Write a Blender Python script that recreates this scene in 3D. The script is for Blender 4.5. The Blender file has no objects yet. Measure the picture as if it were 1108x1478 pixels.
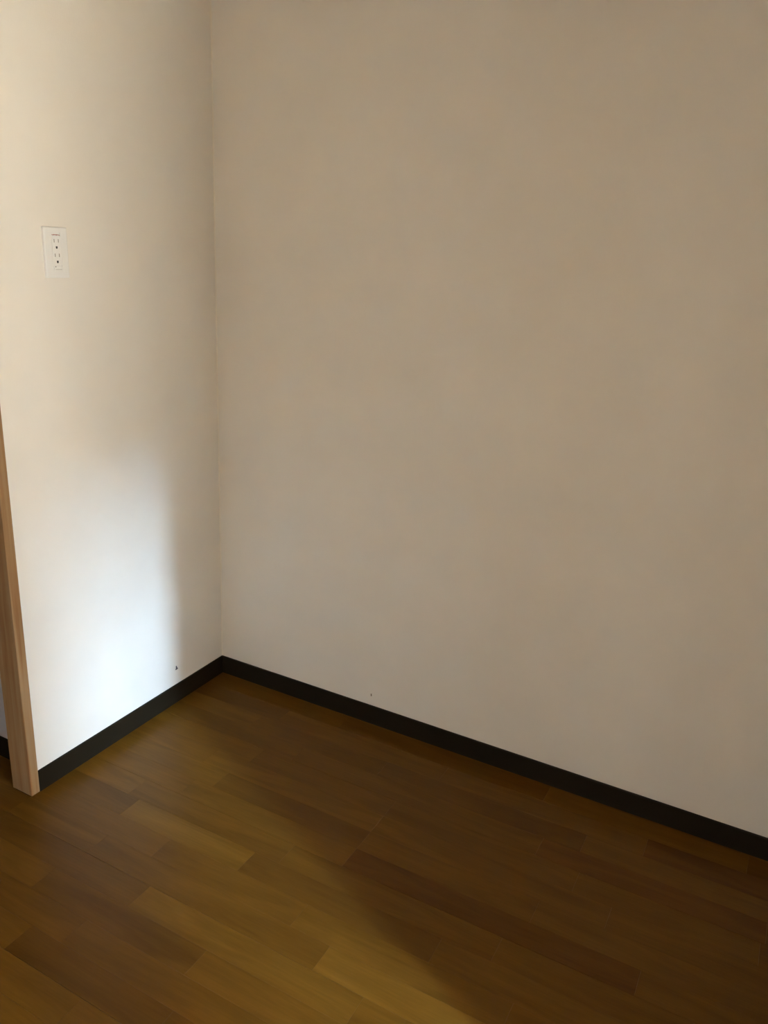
import bpy, bmesh, math, random
from mathutils import Matrix, Vector

random.seed(7)
scene = bpy.context.scene
COL = scene.collection

# ------------------------------------------------------------------ camera
# metres; the room corner in the photograph is the origin, the long wall is y = 0,
# the short wall with the socket is x = 0, the room lies at x > 0, y < 0
cam_data = bpy.data.cameras.new('camera')
cam_data.sensor_fit = 'VERTICAL'
cam_data.sensor_height = 36.0
cam_data.lens = 36.0 * 1154.57 / 1478.0
cam_data.clip_start = 0.02
cam = bpy.data.objects.new('camera', cam_data)
COL.objects.link(cam)
R_, U_, F_ = (Vector((0.8792619, 0.47402595, 0.04688178)), Vector((-0.18663209, 0.25227488, 0.94948715)),
              Vector((-0.43825445, 0.84359752, -0.31028415)))
m = Matrix((R_, U_, -F_)).transposed().to_4x4()
m.translation = (1.7074, -2.0593, 1.5010)
cam.matrix_world = m
scene.camera = cam

# ------------------------------------------------------------------ sky, window portal, exposure
SKY = (0.60, 0.85, 1.12)
SKY_STRENGTH = 84.0
world = bpy.data.worlds.new('overcast_sky')
scene.world = world
world.use_nodes = True
bg = world.node_tree.nodes['Background']
bg.inputs['Color'].default_value = (*SKY, 1)
bg.inputs['Strength'].default_value = SKY_STRENGTH

# room dimensions
CEIL = 2.40
FIN_X = 1.91             # the recess is 1.91 m wide; its second side wall stands just right of the picture
FIN_Y = -1.10
WIN_X = 3.80             # wall with the side window
REAR_Y = -4.20
SIDE_WIN = (-2.25, -1.48, 0.05, 2.00)    # y0, y1, z0, z1
FILL_WIN = (1.40, 2.00, 1.05, 1.65)      # x0, x1, z0, z1; unseen window added for fill light


def portal(name, loc, direction, sx, sy):
    d = bpy.data.lights.new(name, 'AREA')
    d.shape = 'RECTANGLE'
    d.size = sx
    d.size_y = sy
    d.cycles.is_portal = True
    o = bpy.data.objects.new(name, d)
    COL.objects.link(o)
    z = -Vector(direction).normalized()
    y = Vector((0, 0, 1))
    x = y.cross(z)
    mm = Matrix((x, y, z)).transposed().to_4x4()
    mm.translation = loc
    o.matrix_world = mm
    return o


portal('side_window_portal', (WIN_X + .12, (SIDE_WIN[0] + SIDE_WIN[1]) / 2, (SIDE_WIN[2] + SIDE_WIN[3]) / 2), (-1, 0, 0),
       SIDE_WIN[1] - SIDE_WIN[0], SIDE_WIN[3] - SIDE_WIN[2])
portal('fill_window_portal', ((FILL_WIN[0] + FILL_WIN[1]) / 2, REAR_Y - .12, (FILL_WIN[2] + FILL_WIN[3]) / 2), (0, 1, 0),
       FILL_WIN[1] - FILL_WIN[0], FILL_WIN[3] - FILL_WIN[2])

vs = scene.view_settings
vs.view_transform = 'Standard'
vs.look = 'None'
vs.gamma = 1.0
vs.use_curve_mapping = False
vs.exposure = 3.67
scene.cycles.max_bounces = 12
scene.cycles.diffuse_bounces = 8
scene.cycles.use_guiding = True


# ------------------------------------------------------------------ helpers
def tag(o, label=None, cat=None, group=None, kind=None):
    if label:
        o['label'] = label
    if cat:
        o['category'] = cat
    if group:
        o['group'] = group
    if kind:
        o['kind'] = kind
    return o


def add_box(bm, x0, x1, y0, y1, z0, z1):
    v = [bm.verts.new(c) for c in ((x0, y0, z0), (x1, y0, z0), (x1, y1, z0), (x0, y1, z0),
                                   (x0, y0, z1), (x1, y0, z1), (x1, y1, z1), (x0, y1, z1))]
    for f in ((0, 3, 2, 1), (4, 5, 6, 7), (0, 1, 5, 4), (1, 2, 6, 5), (2, 3, 7, 6), (3, 0, 4, 7)):
        bm.faces.new([v[i] for i in f])
    return v


def add_prism(bm, poly, axis, a0, a1):
    """extrude a 2-D polygon along an axis; poly gives the two other coordinates in x<y<z order"""
    def P(p, a):
        c = list(p)
        c.insert(axis, a)
        return c
    lo = [bm.verts.new(P(p, a0)) for p in poly]
    hi = [bm.verts.new(P(p, a1)) for p in poly]
    n = len(poly)
    bm.faces.new(lo)
    bm.faces.new(hi[::-1])
    for i in range(n):
        j = (i + 1) % n
        bm.faces.new((lo[j], lo[i], hi[i], hi[j]))
    bmesh.ops.recalc_face_normals(bm, faces=bm.faces)


def bevel(bm, w, seg=2):
    bmesh.ops.bevel(bm, geom=list(bm.edges), offset=w, segments=seg, affect='EDGES', profile=0.5)


def obj(name, bm, mat, parent=None, smooth=False):
    me = bpy.data.meshes.new(name)
    bm.to_mesh(me)
    bm.free()
    if smooth:
        for p in me.polygons:
            p.use_smooth = True
    me.materials.append(mat)
    o = bpy.data.objects.new(name, me)
    COL.objects.link(o)
    o.parent = parent
    return o


def boxes(name, lst, mat, parent=None, bev=0.0, seg=2):
    bm = bmesh.new()
    for b in lst:
        add_box(bm, *b)
    if bev:
        bevel(bm, bev, seg)
    return obj(name, bm, mat, parent)


# ------------------------------------------------------------------ materials
def new_mat(name, color, rough, spec=0.5):
    mt = bpy.data.materials.new(name)
    mt.use_nodes = True
    nt = mt.node_tree
    b = nt.nodes['Principled BSDF']
    b.inputs['Base Color'].default_value = (*color, 1)
    b.inputs['Roughness'].default_value = rough
    b.inputs['Specular IOR Level'].default_value = spec
    return mt, nt, b


def N(nt, kind, **kw):
    n = nt.nodes.new(kind)
    for k, v in kw.items():
        setattr(n, k, v)
    return n


def ramp(nt, stops):
    n = nt.nodes.new('ShaderNodeValToRGB')
    el = n.color_ramp.elements
    while len(el) < len(stops):
        el.new(0.5)
    for e, (p, c) in zip(el, stops):
        e.position = p
        e.color = (*c, 1) if len(c) == 3 else c
    return n


def wallpaper(name, base):
    """cream vinyl wallpaper with a fine woven emboss and faint mottling"""
    mt, nt, b = new_mat(name, base, 0.75, 0.25)
    L = nt.links.new
    geo = N(nt, 'ShaderNodeNewGeometry')
    mot = N(nt, 'ShaderNodeTexNoise')
    mot.inputs['Scale'].default_value = 5.0
    mot.inputs['Detail'].default_value = 4.0
    L(geo.outputs['Position'], mot.inputs['Vector'])
    c = ramp(nt, [(0.3, tuple(x * 0.975 for x in base)), (0.7, tuple(min(1, x * 1.02) for x in base))])
    L(mot.outputs['Fac'], c.inputs['Fac'])
    L(c.outputs['Color'], b.inputs['Base Color'])
    # weave: short vertical and horizontal threads
    mv = N(nt, 'ShaderNodeMapping')
    mv.inputs['Scale'].default_value = (520, 520, 60)
    mh = N(nt, 'ShaderNodeMapping')
    mh.inputs['Scale'].default_value = (70, 70, 520)
    nv, nh = N(nt, 'ShaderNodeTexNoise'), N(nt, 'ShaderNodeTexNoise')
    for mp, nn in ((mv, nv), (mh, nh)):
        L(geo.outputs['Position'], mp.inputs['Vector'])
        L(mp.outputs['Vector'], nn.inputs['Vector'])
        nn.inputs['Scale'].default_value = 1.0
        nn.inputs['Detail'].default_value = 2.0
    add = N(nt, 'ShaderNodeMath', operation='ADD')
    L(nv.outputs['Fac'], add.inputs[0])
    L(nh.outputs['Fac'], add.inputs[1])
    bp = N(nt, 'ShaderNodeBump')
    bp.inputs['Strength'].default_value = 0.22
    bp.inputs['Distance'].default_value = 0.0006
    L(add.outputs[0], bp.inputs['Height'])
    L(bp.outputs['Normal'], b.inputs['Normal'])
    return mt


WALL = wallpaper('cream_wallpaper', (0.80, 0.765, 0.705))
WALL2 = wallpaper('next_room_wallpaper', (0.62, 0.62, 0.68))  # greyer and bluer than the cream wallpaper
REAR_TONE, _, _ = new_mat('rear_wall_dark_tone', (0.34, 0.24, 0.16), 0.6, 0.3)  # unseen rear wall, darkened so it bounces less light back
CEILM, _, _ = new_mat('ceiling_dark_tone', (0.36, 0.28, 0.19), 0.85, 0.2)  # unseen ceiling, browned to dim and warm the bounced light


def floor_mat(name, island=False):
    """brown varnished flooring strips; every strip takes its own tint, the grain runs along x"""
    mt, nt, b = new_mat(name, (0.15, 0.08, 0.02), 0.3, 0.16)
    L = nt.links.new
    geo = N(nt, 'ShaderNodeNewGeometry')
    info = N(nt, 'ShaderNodeObjectInfo')
    rnd = geo.outputs['Random Per Island'] if island else info.outputs['Random']
    off = N(nt, 'ShaderNodeCombineXYZ')
    mul = N(nt, 'ShaderNodeMath', operation='MULTIPLY')
    mul.inputs[1].default_value = 37.0
    L(rnd, mul.inputs[0])
    L(mul.outputs[0], off.inputs['Z'])
    L(mul.outputs[0], off.inputs['X'])
    pos = N(nt, 'ShaderNodeVectorMath', operation='ADD')
    L(geo.outputs['Position'], pos.inputs[0])
    L(off.outputs[0], pos.inputs[1])
    # broad figure
    m1 = N(nt, 'ShaderNodeMapping')
    m1.inputs['Scale'].default_value = (2.4, 17, 1)
    L(pos.outputs[0], m1.inputs['Vector'])
    n1 = N(nt, 'ShaderNodeTexNoise')
    n1.inputs['Scale'].default_value = 1.0
    n1.inputs['Detail'].default_value = 3.0
    n1.inputs['Distortion'].default_value = 1.3
    L(m1.outputs[0], n1.inputs['Vector'])
    # fine pores
    m2 = N(nt, 'ShaderNodeMapping')
    m2.inputs['Scale'].default_value = (14, 260, 1)
    L(pos.outputs[0], m2.inputs['Vector'])
    n2 = N(nt, 'ShaderNodeTexNoise')
    n2.inputs['Scale'].default_value = 1.0
    n2.inputs['Detail'].default_value = 2.0
    L(m2.outputs[0], n2.inputs['Vector'])
    r1 = ramp(nt, [(0.30, (0.80, 0.77, 0.72)), (0.52, (1, 1, 1)), (0.72, (1.16, 1.17, 1.2))])
    L(n1.outputs['Fac'], r1.inputs['Fac'])
    r2 = ramp(nt, [(0.3, (0.93, 0.92, 0.9)), (0.7, (1.05, 1.05, 1.06))])
    L(n2.outputs['Fac'], r2.inputs['Fac'])
    x1 = N(nt, 'ShaderNodeMix', data_type='RGBA', blend_type='MULTIPLY')
    x1.inputs['Factor'].default_value = 1.0
    L(r1.outputs['Color'], x1.inputs['A'])
    L(r2.outputs['Color'], x1.inputs['B'])
    x2 = N(nt, 'ShaderNodeMix', data_type='RGBA', blend_type='MULTIPLY')
    x2.inputs['Factor'].default_value = 1.0
    L(x1.outputs['Result'], x2.inputs['A'])
    if island:
        rc = ramp(nt, [(0.0, FLOOR_TINTS['dark']), (0.4, FLOOR_TINTS['mid']), (0.75, FLOOR_TINTS['mid2']), (1.0, FLOOR_TINTS['light'])])
        L(rnd, rc.inputs['Fac'])
        L(rc.outputs['Color'], x2.inputs['B'])
    else:
        L(info.outputs['Color'], x2.inputs['B'])
    L(x2.outputs['Result'], b.inputs['Base Color'])
    rr = N(nt, 'ShaderNodeMapRange')
    rr.inputs['To Min'].default_value = 0.27
    rr.inputs['To Max'].default_value = 0.37
    L(n1.outputs['Fac'], rr.inputs['Value'])
    L(rr.outputs[0], b.inputs['Roughness'])
    bp = N(nt, 'ShaderNodeBump')
    bp.inputs['Strength'].default_value = 0.12
    bp.inputs['Distance'].default_value = 0.0004
    L(n2.outputs['Fac'], bp.inputs['Height'])
    L(bp.outputs['Normal'], b.inputs['Normal'])
    return mt


FLOOR_TINTS = {
    'light': (0.160, 0.077, 0.0095),
    'mid2': (0.142, 0.066, 0.0080),
    'mid': (0.126, 0.057, 0.0068),
    'dark': (0.110, 0.0485, 0.0058),
    'red': (0.108, 0.0435, 0.0051),
}
FLOOR = floor_mat('brown_flooring_strip')
FLOOR_REST = floor_mat('brown_flooring_strip_rest', island=True)
SUBFLOOR, _, _ = new_mat('dark_joint', (0.03, 0.015, 0.006), 0.8, 0.2)
BASEB, nt, b = new_mat('dark_brown_vinyl', (0.0150, 0.0108, 0.0058), 0.55, 0.14)
nz = N(nt, 'ShaderNodeTexNoise')
nz.inputs['Scale'].default_value = 90
bp = N(nt, 'ShaderNodeBump')
bp.inputs['Strength'].default_value = 0.1
bp.inputs['Distance'].default_value = 0.0005
nt.links.new(nz.outputs['Fac'], bp.inputs['Height'])
nt.links.new(bp.outputs['Normal'], b.inputs['Normal'])


def jamb_mat():
    mt, nt, b = new_mat('pale_softwood', (0.36, 0.19, 0.08), 0.5, 0.35)
    L = nt.links.new
    geo = N(nt, 'ShaderNodeNewGeometry')
    m1 = N(nt, 'ShaderNodeMapping')
    m1.inputs['Scale'].default_value = (55, 75, 2.2)
    L(geo.outputs['Position'], m1.inputs['Vector'])
    n1 = N(nt, 'ShaderNodeTexNoise')
    n1.inputs['Scale'].default_value = 1.0
    n1.inputs['Detail'].default_value = 2.5
    n1.inputs['Distortion'].default_value = 0.5
    L(m1.outputs[0], n1.inputs['Vector'])
    r = ramp(nt, [(0.32, (0.255, 0.120, 0.047)), (0.5, (0.315, 0.186, 0.085)), (0.68, (0.355, 0.235, 0.130))])
    L(n1.outputs['Fac'], r.inputs['Fac'])
    L(r.outputs['Color'], b.inputs['Base Color'])
    return mt


JAMB = jamb_mat()
PLASTIC, _, _ = new_mat('ivory_plastic', (0.80, 0.80, 0.785), 0.35, 0.5)
PLASTIC2, _, _ = new_mat('ivory_plastic_insert', (0.83, 0.83, 0.815), 0.3, 0.5)
HOLE, _, _ = new_mat('dark_hole', (0.02, 0.02, 0.018), 0.6, 0.3)
SLOT, _, _ = new_mat('slot_grey', (0.22, 0.21, 0.18), 0.5, 0.4)
PRINT, _, _ = new_mat('red_print', (0.40, 0.17, 0.15), 0.6, 0.3)
SCUFF, _, _ = new_mat('grey_scuff', (0.10, 0.095, 0.11), 0.8, 0.2)
SCUFF2, _, _ = new_mat('brown_scuff', (0.20, 0.17, 0.12), 0.8, 0.2)
CAULK, _, _ = new_mat('joint_sealant', (0.82, 0.77, 0.68), 0.6, 0.3)
ALU, _, _ = new_mat('bronze_aluminium', (0.10, 0.085, 0.07), 0.4, 0.5)
MASK, _, _ = new_mat('daylight_mask_dark', (0.066, 0.0490, 0.0375), 0.95, 0.0)  # tone of the added outside walls, kept far dimmer than the sky
EARTH, _, _ = new_mat('garden_earth', (0.136, 0.090, 0.0525), 0.95, 0.0)

# ------------------------------------------------------------------ structure
T = 0.10
LEFT_END = -0.808

wl = boxes('wall_left', [(-0.066, 0.0, LEFT_END, 0.0, -0.010, CEIL)], WALL)
tag(wl, 'cream wallpapered short wall with the socket, ending at the wooden post', kind='structure')
wr = boxes('wall_right', [(-0.066, WIN_X + T, 0.0, T, -0.010, CEIL)], WALL)
tag(wr, 'large plain cream wallpapered wall filling the right of the picture', kind='structure')

# wall over and past the opening beside the post
wlo = boxes('wall_left_rear', [(-0.066, 0.0, -1.75, -0.836, 1.98, CEIL), (-0.066, 0.0, REAR_Y, -1.75, 0, CEIL)], WALL)
tag(wlo, 'cream wall above and beyond the opening beside the post', kind='structure')

wn = boxes('wall_recess', [(FIN_X, FIN_X + T, FIN_Y, 0.0, 0, CEIL)], WALL)
tag(wn, 'cream side wall of the recess facing the socket wall', kind='structure')

y0, y1, z0, z1 = SIDE_WIN
ws = boxes('wall_side', [(WIN_X, WIN_X + T, REAR_Y - T, y0, -0.010, CEIL), (WIN_X, WIN_X + T, y1, 0.0, -0.010, CEIL),
                         (WIN_X, WIN_X + T, y0, y1, -0.010, z0), (WIN_X, WIN_X + T, y0, y1, z1, CEIL)], WALL)
tag(ws, 'cream wall with the side window opposite the socket wall', kind='structure')
x0, x1, zz0, zz1 = FILL_WIN
wb = boxes('wall_rear', [(-0.066, x0, REAR_Y - T, REAR_Y, -0.010, CEIL), (x1, WIN_X, REAR_Y - T, REAR_Y, -0.010, CEIL),
                         (x0, x1, REAR_Y - T, REAR_Y, -0.010, zz0), (x0, x1, REAR_Y - T, REAR_Y, zz1, CEIL)], REAR_TONE)
tag(wb, 'rear wall of the room behind the viewer, toned dark brown to cut bounced light', kind='structure')

# the room next door, seen past the post
OX = -2.2
OY = -0.750
wo = boxes('wall_next_room', [(OX, -0.066, OY, OY + T, -0.010, CEIL), (OX - T, OX, -3.0, OY + T, -0.010, CEIL), (OX - T, -0.066, -3.0 - T, -3.0, -0.010, CEIL)], WALL2)
tag(wo, 'wall of the next room, toned greyer than the cream walls, glimpsed left of the wooden post', kind='structure')

ce = boxes('ceiling', [(OX - T, WIN_X + T, REAR_Y - T, T, CEIL, CEIL + 0.1)], CEILM)
tag(ce, 'plain ceiling above the room, toned brown to dim and warm bounced light', kind='structure')

fl = boxes('floor', [(OX - T, WIN_X + T, REAR_Y - T, T, -0.12, -0.010)], SUBFLOOR)
tag(fl, 'brown varnished wood floor of narrow strips running along the long wall', kind='structure')

# --- flooring strips: 303 mm boards of four 75 mm strips, running along x
ROW = 0.075
Y_FIRST = -0.012
JOINTS = {   # row: [(x of the joint, tint right of it)], tint of the first strip comes first
    0: ['mid', (0.55, 'dark'), (1.25, 'mid'), (1.80, 'dark')],
    1: ['dark', (0.36, 'mid'), (0.95, 'mid'), (1.55, 'red')],
    2: ['mid2', (0.30, 'mid'), (0.78, 'dark'), (1.40, 'mid')],
    3: ['mid', (0.52, 'mid'), (1.30, 'red'), (1.86, 'mid')],
    4: ['mid2', (0.42, 'mid'), (0.885, 'mid'), (1.42, 'mid')],
    5: ['mid', (0.30, 'mid2'), (0.885, 'mid'), (1.52, 'mid')],
    6: ['mid2', (0.40, 'dark'), (0.885, 'mid'), (1.36, 'mid')],
    7: ['mid', (0.34, 'mid2'), (0.885, 'red'), (1.62, 'mid')],
    8: ['mid2', (0.22, 'mid'), (0.74, 'mid'), (1.32, 'mid')],
    9: ['mid', (0.265, 'light'), (0.667, 'dark'), (1.20, 'mid2'), (1.72, 'mid')],
    10: ['mid', (0.45, 'mid'), (0.88, 'mid2'), (1.40, 'mid')],
    11: ['mid2', (0.30, 'mid'), (0.99, 'light'), (1.50, 'mid2')],
    12: ['mid', (0.52, 'light'), (1.12, 'mid2'), (1.66, 'mid')],
    13: ['mid2', (0.28, 'mid'), (0.76, 'mid2'), (1.30, 'mid')],
    14: ['mid', (0.47, 'mid2'), (1.05, 'mid')],
    15: ['mid2', (0.378, 'dark'), (0.80, 'mid'), (1.36, 'mid')],
    16: ['light', (0.62, 'mid2'), (1.10, 'light')],
    17: ['mid', (0.35, 'light'), (0.90, 'mid2')],
}


def jit(c, s=0.05):
    k = 1 + random.uniform(-s, s)
    return (c[0] * k, c[1] * k, c[2] * k, 1)


strip_cache = {}


def strip_mesh(length, width):
    key = (round(length, 3), round(width, 4))
    if key in strip_cache:
        return strip_cache[key]
    bm = bmesh.new()
    c, g = 0.00025, 0.00004
    L0, W0 = length - 2 * g, width - 2 * g
    rings = []
    for (inset, z) in ((0, -0.010), (0, -c), (c, 0.0)):
        rings.append([bm.verts.new((g + inset, g + inset, z)), bm.verts.new((g + L0 - inset, g + inset, z)),
                      bm.verts.new((g + L0 - inset, g + W0 - inset, z)), bm.verts.new((g + inset, g + W0 - inset, z))])
    bm.faces.new(rings[0][::-1])
    bm.faces.new(rings[2])
    for a, b2 in ((0, 1), (1, 2)):
        for i in range(4):
            j = (i + 1) % 4
            bm.faces.new((rings[a][i], rings[a][j], rings[b2][j], rings[b2][i]))
    me = bpy.data.meshes.new('flooring_strip')
    bm.to_mesh(me)
    bm.free()
    me.materials.append(FLOOR)
    strip_cache[key] = me
    return me


rest = bmesh.new()


def rest_strip(xa, xb, ya, yb):
    add_box(rest, xa + .0003, xb - .0003, ya + .0003, yb - .0003, -0.010, 0.0)


def lay_row(r, ya, yb, xs, xe, first=None, joints=None):
    """strips of one row between xs and xe; those the picture can show are parts, the others go to the joined rest"""
    w = yb - ya
    segs = []
    if joints:
        cuts = [xs] + [j for j, _ in joints] + [xe]
        tints = [first] + [t for _, t in joints]
        last = cuts[-2]
        while xe - last > 0.75:
            last += random.uniform(0.42, 0.62)
            cuts.insert(-1, round(last, 2))
            tints.append(random.choice(['mid', 'mid2', 'mid', 'dark']))
    else:
        cuts, tints, x = [xs], [], xs + round(random.uniform(.2, .6), 2)
        while x < xe - .2:
            cuts.append(x)
            x = round(x + random.uniform(.42, .64), 2)
        cuts.append(xe)
        tints = [random.choice(['mid', 'mid2', 'mid', 'dark', 'light']) for _ in cuts[1:]]
    for a, b2, t in zip(cuts[:-1], cuts[1:], tints):
        vis = r <= 22 and a < 2.4 and b2 > -0.7
        if not vis:
            rest_strip(a, b2, ya, yb)
            continue
        o = bpy.data.objects.new('flooring_strip', strip_mesh(b2 - a, w))
        COL.objects.link(o)
        o.parent = fl
        o.location = (a, ya, 0)
        o.color = jit(FLOOR_TINTS[t])


rows = int((abs(REAR_Y) - 0.012) / ROW) + 1
lay_row(-1, Y_FIRST, -0.0005, 0.001, WIN_X, 'mid', [(0.7, 'mid'), (1.3, 'dark')])
for r in range(rows):
    yb = Y_FIRST - r * ROW
    ya = max(Y_FIRST - (r + 1) * ROW, REAR_Y)
    if r % 4 == 3:
        ya += 0.0007      # the groove between two 303 mm boards
    if yb - ya < 0.01:
        continue
    in_open = ya < OY - 0.002 and ya > -3.0
    xs = 0.001
    jj = JOINTS.get(r)
    lay_row(r, ya, yb, xs, WIN_X, jj[0] if jj else None, jj[1:] if jj else None)
    if in_open:
        lay_row(r, ya, min(yb, OY - 0.0005), OX, xs if yb < LEFT_END else -0.0735)
ro = obj('flooring_rest', rest, FLOOR_REST, fl)
tag(ro, kind='stuff')

# --- baseboards: 66 mm vinyl with a small toe
BH = 0.066
PROF = [(0.0, 0.0), (0.0062, 0.0), (0.0054, 0.004), (0.005, 0.010), (0.005, BH - 0.0025), (0.0038, BH - 0.0006), (0.0022, BH), (0.0, BH)]
bm = bmesh.new()
add_prism(bm, [(x, z) for x, z in PROF], 1, LEFT_END + 0.0005, 0.0)
bl = obj('baseboard_left', bm, BASEB)
tag(bl, 'dark brown vinyl baseboard along the short wall, from post to corner', kind='structure')
bm = bmesh.new()
add_prism(bm, [(-x, z) for x, z in PROF], 0, 0.0, FIN_X)
br = obj('baseboard_right', bm, BASEB)
tag(br, 'dark brown vinyl baseboard along the large plain wall', kind='structure')
bm = bmesh.new()
add_prism(bm, [(FIN_X - x, z) for x, z in PROF], 1, FIN_Y, -0.010)
bf = obj('baseboard_recess', bm, BASEB)
tag(bf, 'dark brown baseboard along the recess side wall', kind='structure')
bm = bmesh.new()
add_prism(bm, [(OY - x, z) for x, z in PROF], 0, OX, -0.0665)
bo = obj('baseboard_next_room', bm, BASEB)
tag(bo, 'dark baseboard of the next room left of the wooden post', kind='structure')
bm = bmesh.new()
add_prism(bm, [(WIN_X - x, z) for x, z in PROF], 1, REAR_Y, SIDE_WIN[0] - 0.05)
bs = obj('baseboard_side', bm, BASEB)
tag(bs, 'dark brown baseboard beside the side window', kind='structure')

# --- wooden post that ends the short wall, and the head of the opening
bm = bmesh.new()
add_box(bm, -0.073, 0.005, -0.836, LEFT_END, 0.0, 1.98)
bevel(bm, 0.0012, 1)
pj = obj('trim_1', bm, JAMB)
tag(pj, 'pale wooden door post standing at the end of the short wall', kind='structure')
bm = bmesh.new()
add_box(bm, -0.073, 0.005, -1.75, -0.8362, 1.955, 1.98)
bevel(bm, 0.0012, 1)
ph = obj('trim_2', bm, JAMB)
tag(ph, 'pale wooden head rail over the opening beside the post', kind='structure')

# --- sealant bead in the room corner
bm = bmesh.new()
add_prism(bm, [(0.0, 0.0), (0.0026, 0.0), (0.0011, -0.0011), (0.0, -0.0026)], 2, BH, CEIL)
obj('sealant_bead', bm, CAULK, wl)


# --- small scuffs on the two walls
def scuff(name, pts, axis, at, th, mat, parent):
    bm = bmesh.new()
    add_prism(bm, pts, axis, at, at + th)
    return obj(name, bm, mat, parent)


sy, sz = -0.2395, 0.1256
scuff('scuff_mark', [(sy - .0026, sz + .0085), (sy + .0014, sz + .0075), (sy + .0032, sz + .0012), (sy + .0075, sz - .0050),
                     (sy + .0020, sz - .0068), (sy - .0056, sz - .0058), (sy - .0024, sz - .0006)], 0, 0.0, 0.0006, SCUFF, wl)
sx, sz = 0.6235, 0.1036
scuff('scuff_mark', [(sx - .0016, sz + .0048), (sx + .0018, sz + .0042), (sx + .0024, sz - .0030), (sx - .0010, sz - .0050)],
      1, -0.0006, 0.0006, SCUFF2, wr)

# --- window frames (both unseen; the side one gives the main daylight, the rear one is added fill)
def frame_x(name, y0, y1, z0, z1, label):
    f = 0.04
    xa, xb = WIN_X + 0.02, WIN_X + 0.08
    o = boxes(name, [(xa, xb, y0, y1, z0, z0 + f), (xa, xb, y0, y1, z1 - f, z1), (xa, xb, y0, y0 + f, z0 + f, z1 - f), (xa, xb, y1 - f, y1, z0 + f, z1 - f)], ALU)
    return tag(o, label, kind='structure')


def frame_y(name, x0, x1, z0, z1, label):
    f = 0.04
    ya, yb = REAR_Y - 0.08, REAR_Y - 0.02
    o = boxes(name, [(x0, x1, ya, yb, z0, z0 + f), (x0, x1, ya, yb, z1 - f, z1), (x0, x0 + f, ya, yb, z0 + f, z1 - f), (x1 - f, x1, ya, yb, z0 + f, z1 - f)], ALU)
    return tag(o, label, kind='structure')


frame_y('fill_window', *FILL_WIN, 'dark aluminium frame of the small unseen rear window added for fill light')
frame_x('window_1', *SIDE_WIN, 'dark aluminium window frame in the side wall')

# --- outside: ground and unseen walls added across the windows to shape the daylight
g = boxes('ground_outside', [(-14, 22, -18, 18, -0.6, -0.45)], EARTH)
tag(g, 'bare earth around the house', kind='structure')
ns = boxes('wall_daylight_mask', [(9.0, 9.2, -4.00, 9, -0.45, 8.0), (9.0, 9.2, -9.2, -4.53, -0.45, 8.0), (9.0, 9.2, -4.53, -4.00, -0.45, 3.28), (9.0, 9.2, -4.53, -4.00, 4.32, 8.0), (-6, 9.0, -9.2, -9.0, -0.45, 8.0)], MASK)  # slot left open so a band of sky brightens the short wall
tag(ns, 'unseen dark walls added across the two windows to shape the daylight', kind='structure')

# ------------------------------------------------------------------ socket on the short wall
PX, PY, PZ = 0.0, -0.610, 1.458
so = bpy.data.objects.new('wall_socket', None)
COL.objects.link(so)
so.empty_display_size = 0.05
so.location = (PX, PY, PZ)
tag(so, 'ivory plastic double wall socket high on the short wall', 'socket')


def part(name, bm, mat, parent=so):
    return obj(name, bm, mat, parent)


# cover plate with a window for the insert (a frame of four bars)
bm = bmesh.new()
hw, hh, th = 0.035, 0.060, 0.0075
iw, i0, i1 = 0.0135, -0.0425, 0.0475
outer_b = [(-hw, -hh), (hw, -hh), (hw, hh), (-hw, hh)]
def ring(pts, x):
    return [bm.verts.new((x, a, b2)) for a, b2 in pts]
e = 0.0022
lv = [ring(outer_b, 0.0), ring(outer_b, th - e),
      ring([(a * (1 - .25 * e / hw), c * (1 - .25 * e / hh)) for a, c in outer_b], th - .35 * e),
      ring([(a * (1 - e / hw), c * (1 - e / hh)) for a, c in outer_b], th),
      ring([(-iw, i0), (iw, i0), (iw, i1), (-iw, i1)], th),
      ring([(-iw, i0), (iw, i0), (iw, i1), (-iw, i1)], th - 0.003)]
for A, B in zip(lv[:-1], lv[1:]):
    for i in range(4):
        j = (i + 1) % 4
        bm.faces.new((A[i], A[j], B[j], B[i]))
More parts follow.
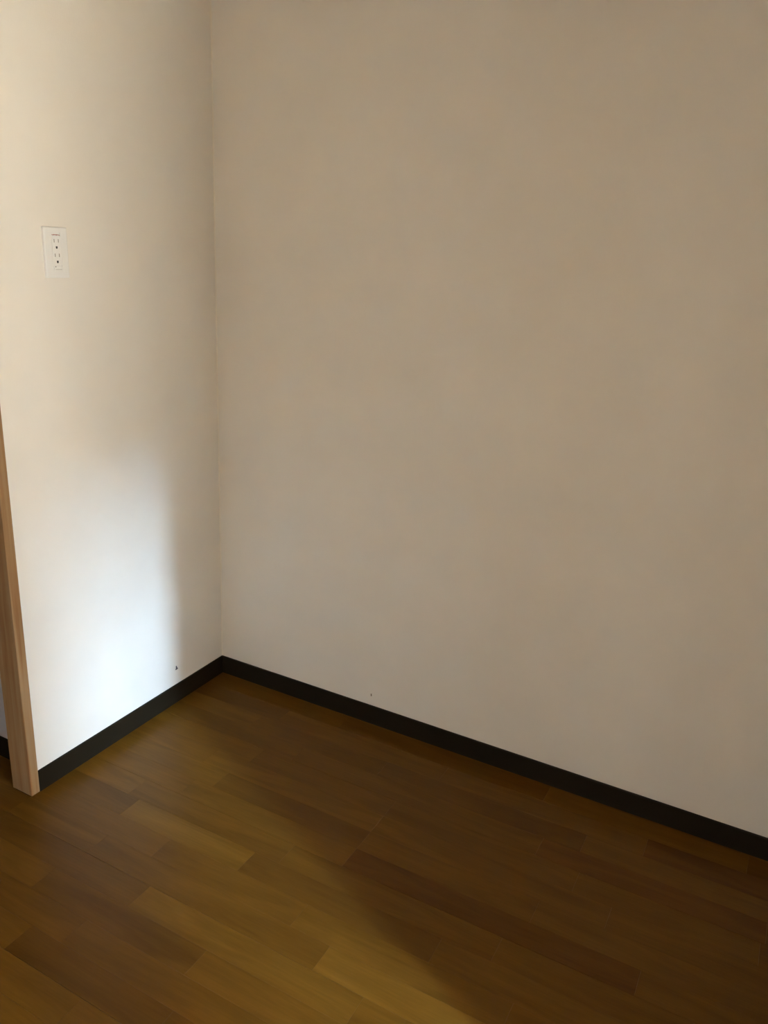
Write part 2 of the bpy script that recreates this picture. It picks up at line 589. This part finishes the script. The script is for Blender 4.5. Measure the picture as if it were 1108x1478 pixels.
bm.faces.new(lv[0][::-1])
bm.faces.new(lv[-1])
bmesh.ops.recalc_face_normals(bm, faces=bm.faces)
plate = part('cover_plate', bm, PLASTIC)

def outlet(cz):
    bm = bmesh.new()
    add_box(bm, th - 0.003, th + 0.0006, -0.0128, 0.0128, cz - 0.0175, cz + 0.0175)
    bevel(bm, 0.0006, 2)
    face = part('outlet_face', bm, PLASTIC2)
    for s in (-1, 1):
        bm = bmesh.new()
        add_box(bm, th + 0.0004, th + 0.0008, s * 0.0063 - 0.0009, s * 0.0063 + 0.0009, cz + 0.0025, cz + 0.0105)
        part('slot', bm, SLOT, face)
    bm = bmesh.new()
    n = 14
    pts = []
    for i in range(n + 1):
        a = math.pi * i / n
        pts.append((0.0026 * math.cos(a), cz - 0.0095 - 0.0028 * math.sin(a)))
    pts += [(-0.0026, cz - 0.0063), (0.0026, cz - 0.0063)]
    add_prism(bm, pts, 0, th + 0.0004, th + 0.0009)
    part('earth_hole', bm, HOLE, face)


outlet(0.0215)
outlet(-0.0125)
# earth terminal flap below the outlets
bm = bmesh.new()
add_box(bm, th - 0.003, th + 0.0010, -0.0118, 0.0118, -0.0415, -0.0315)
bevel(bm, 0.0007, 2)
flap = part('terminal_flap', bm, PLASTIC2)
bm = bmesh.new()
add_box(bm, th + 0.0009, th + 0.0013, -0.0085, -0.0060, -0.0345, -0.0320)
part('flap_mark', bm, SLOT, flap)
bm = bmesh.new()
add_box(bm, th + 0.0009, th + 0.0013, -0.0080, 0.0110, -0.0402, -0.0394)
part('flap_lip', bm, SLOT, flap)
# worn red print above the upper outlet: too small to read, a row of short strokes
bm = bmesh.new()
rr = random.Random(3)
yk = -0.0118
while yk < 0.0112:
    w = rr.uniform(0.0010, 0.0022)
    h0 = rr.uniform(-.0013, -.0006)
    add_box(bm, th - 0.0001, th + 0.0008, yk, yk + w, 0.0420 + h0, 0.0420 + rr.uniform(.0004, .0013))
    yk += w + rr.uniform(.0005, .0009)
part('print', bm, PRINT, plate)
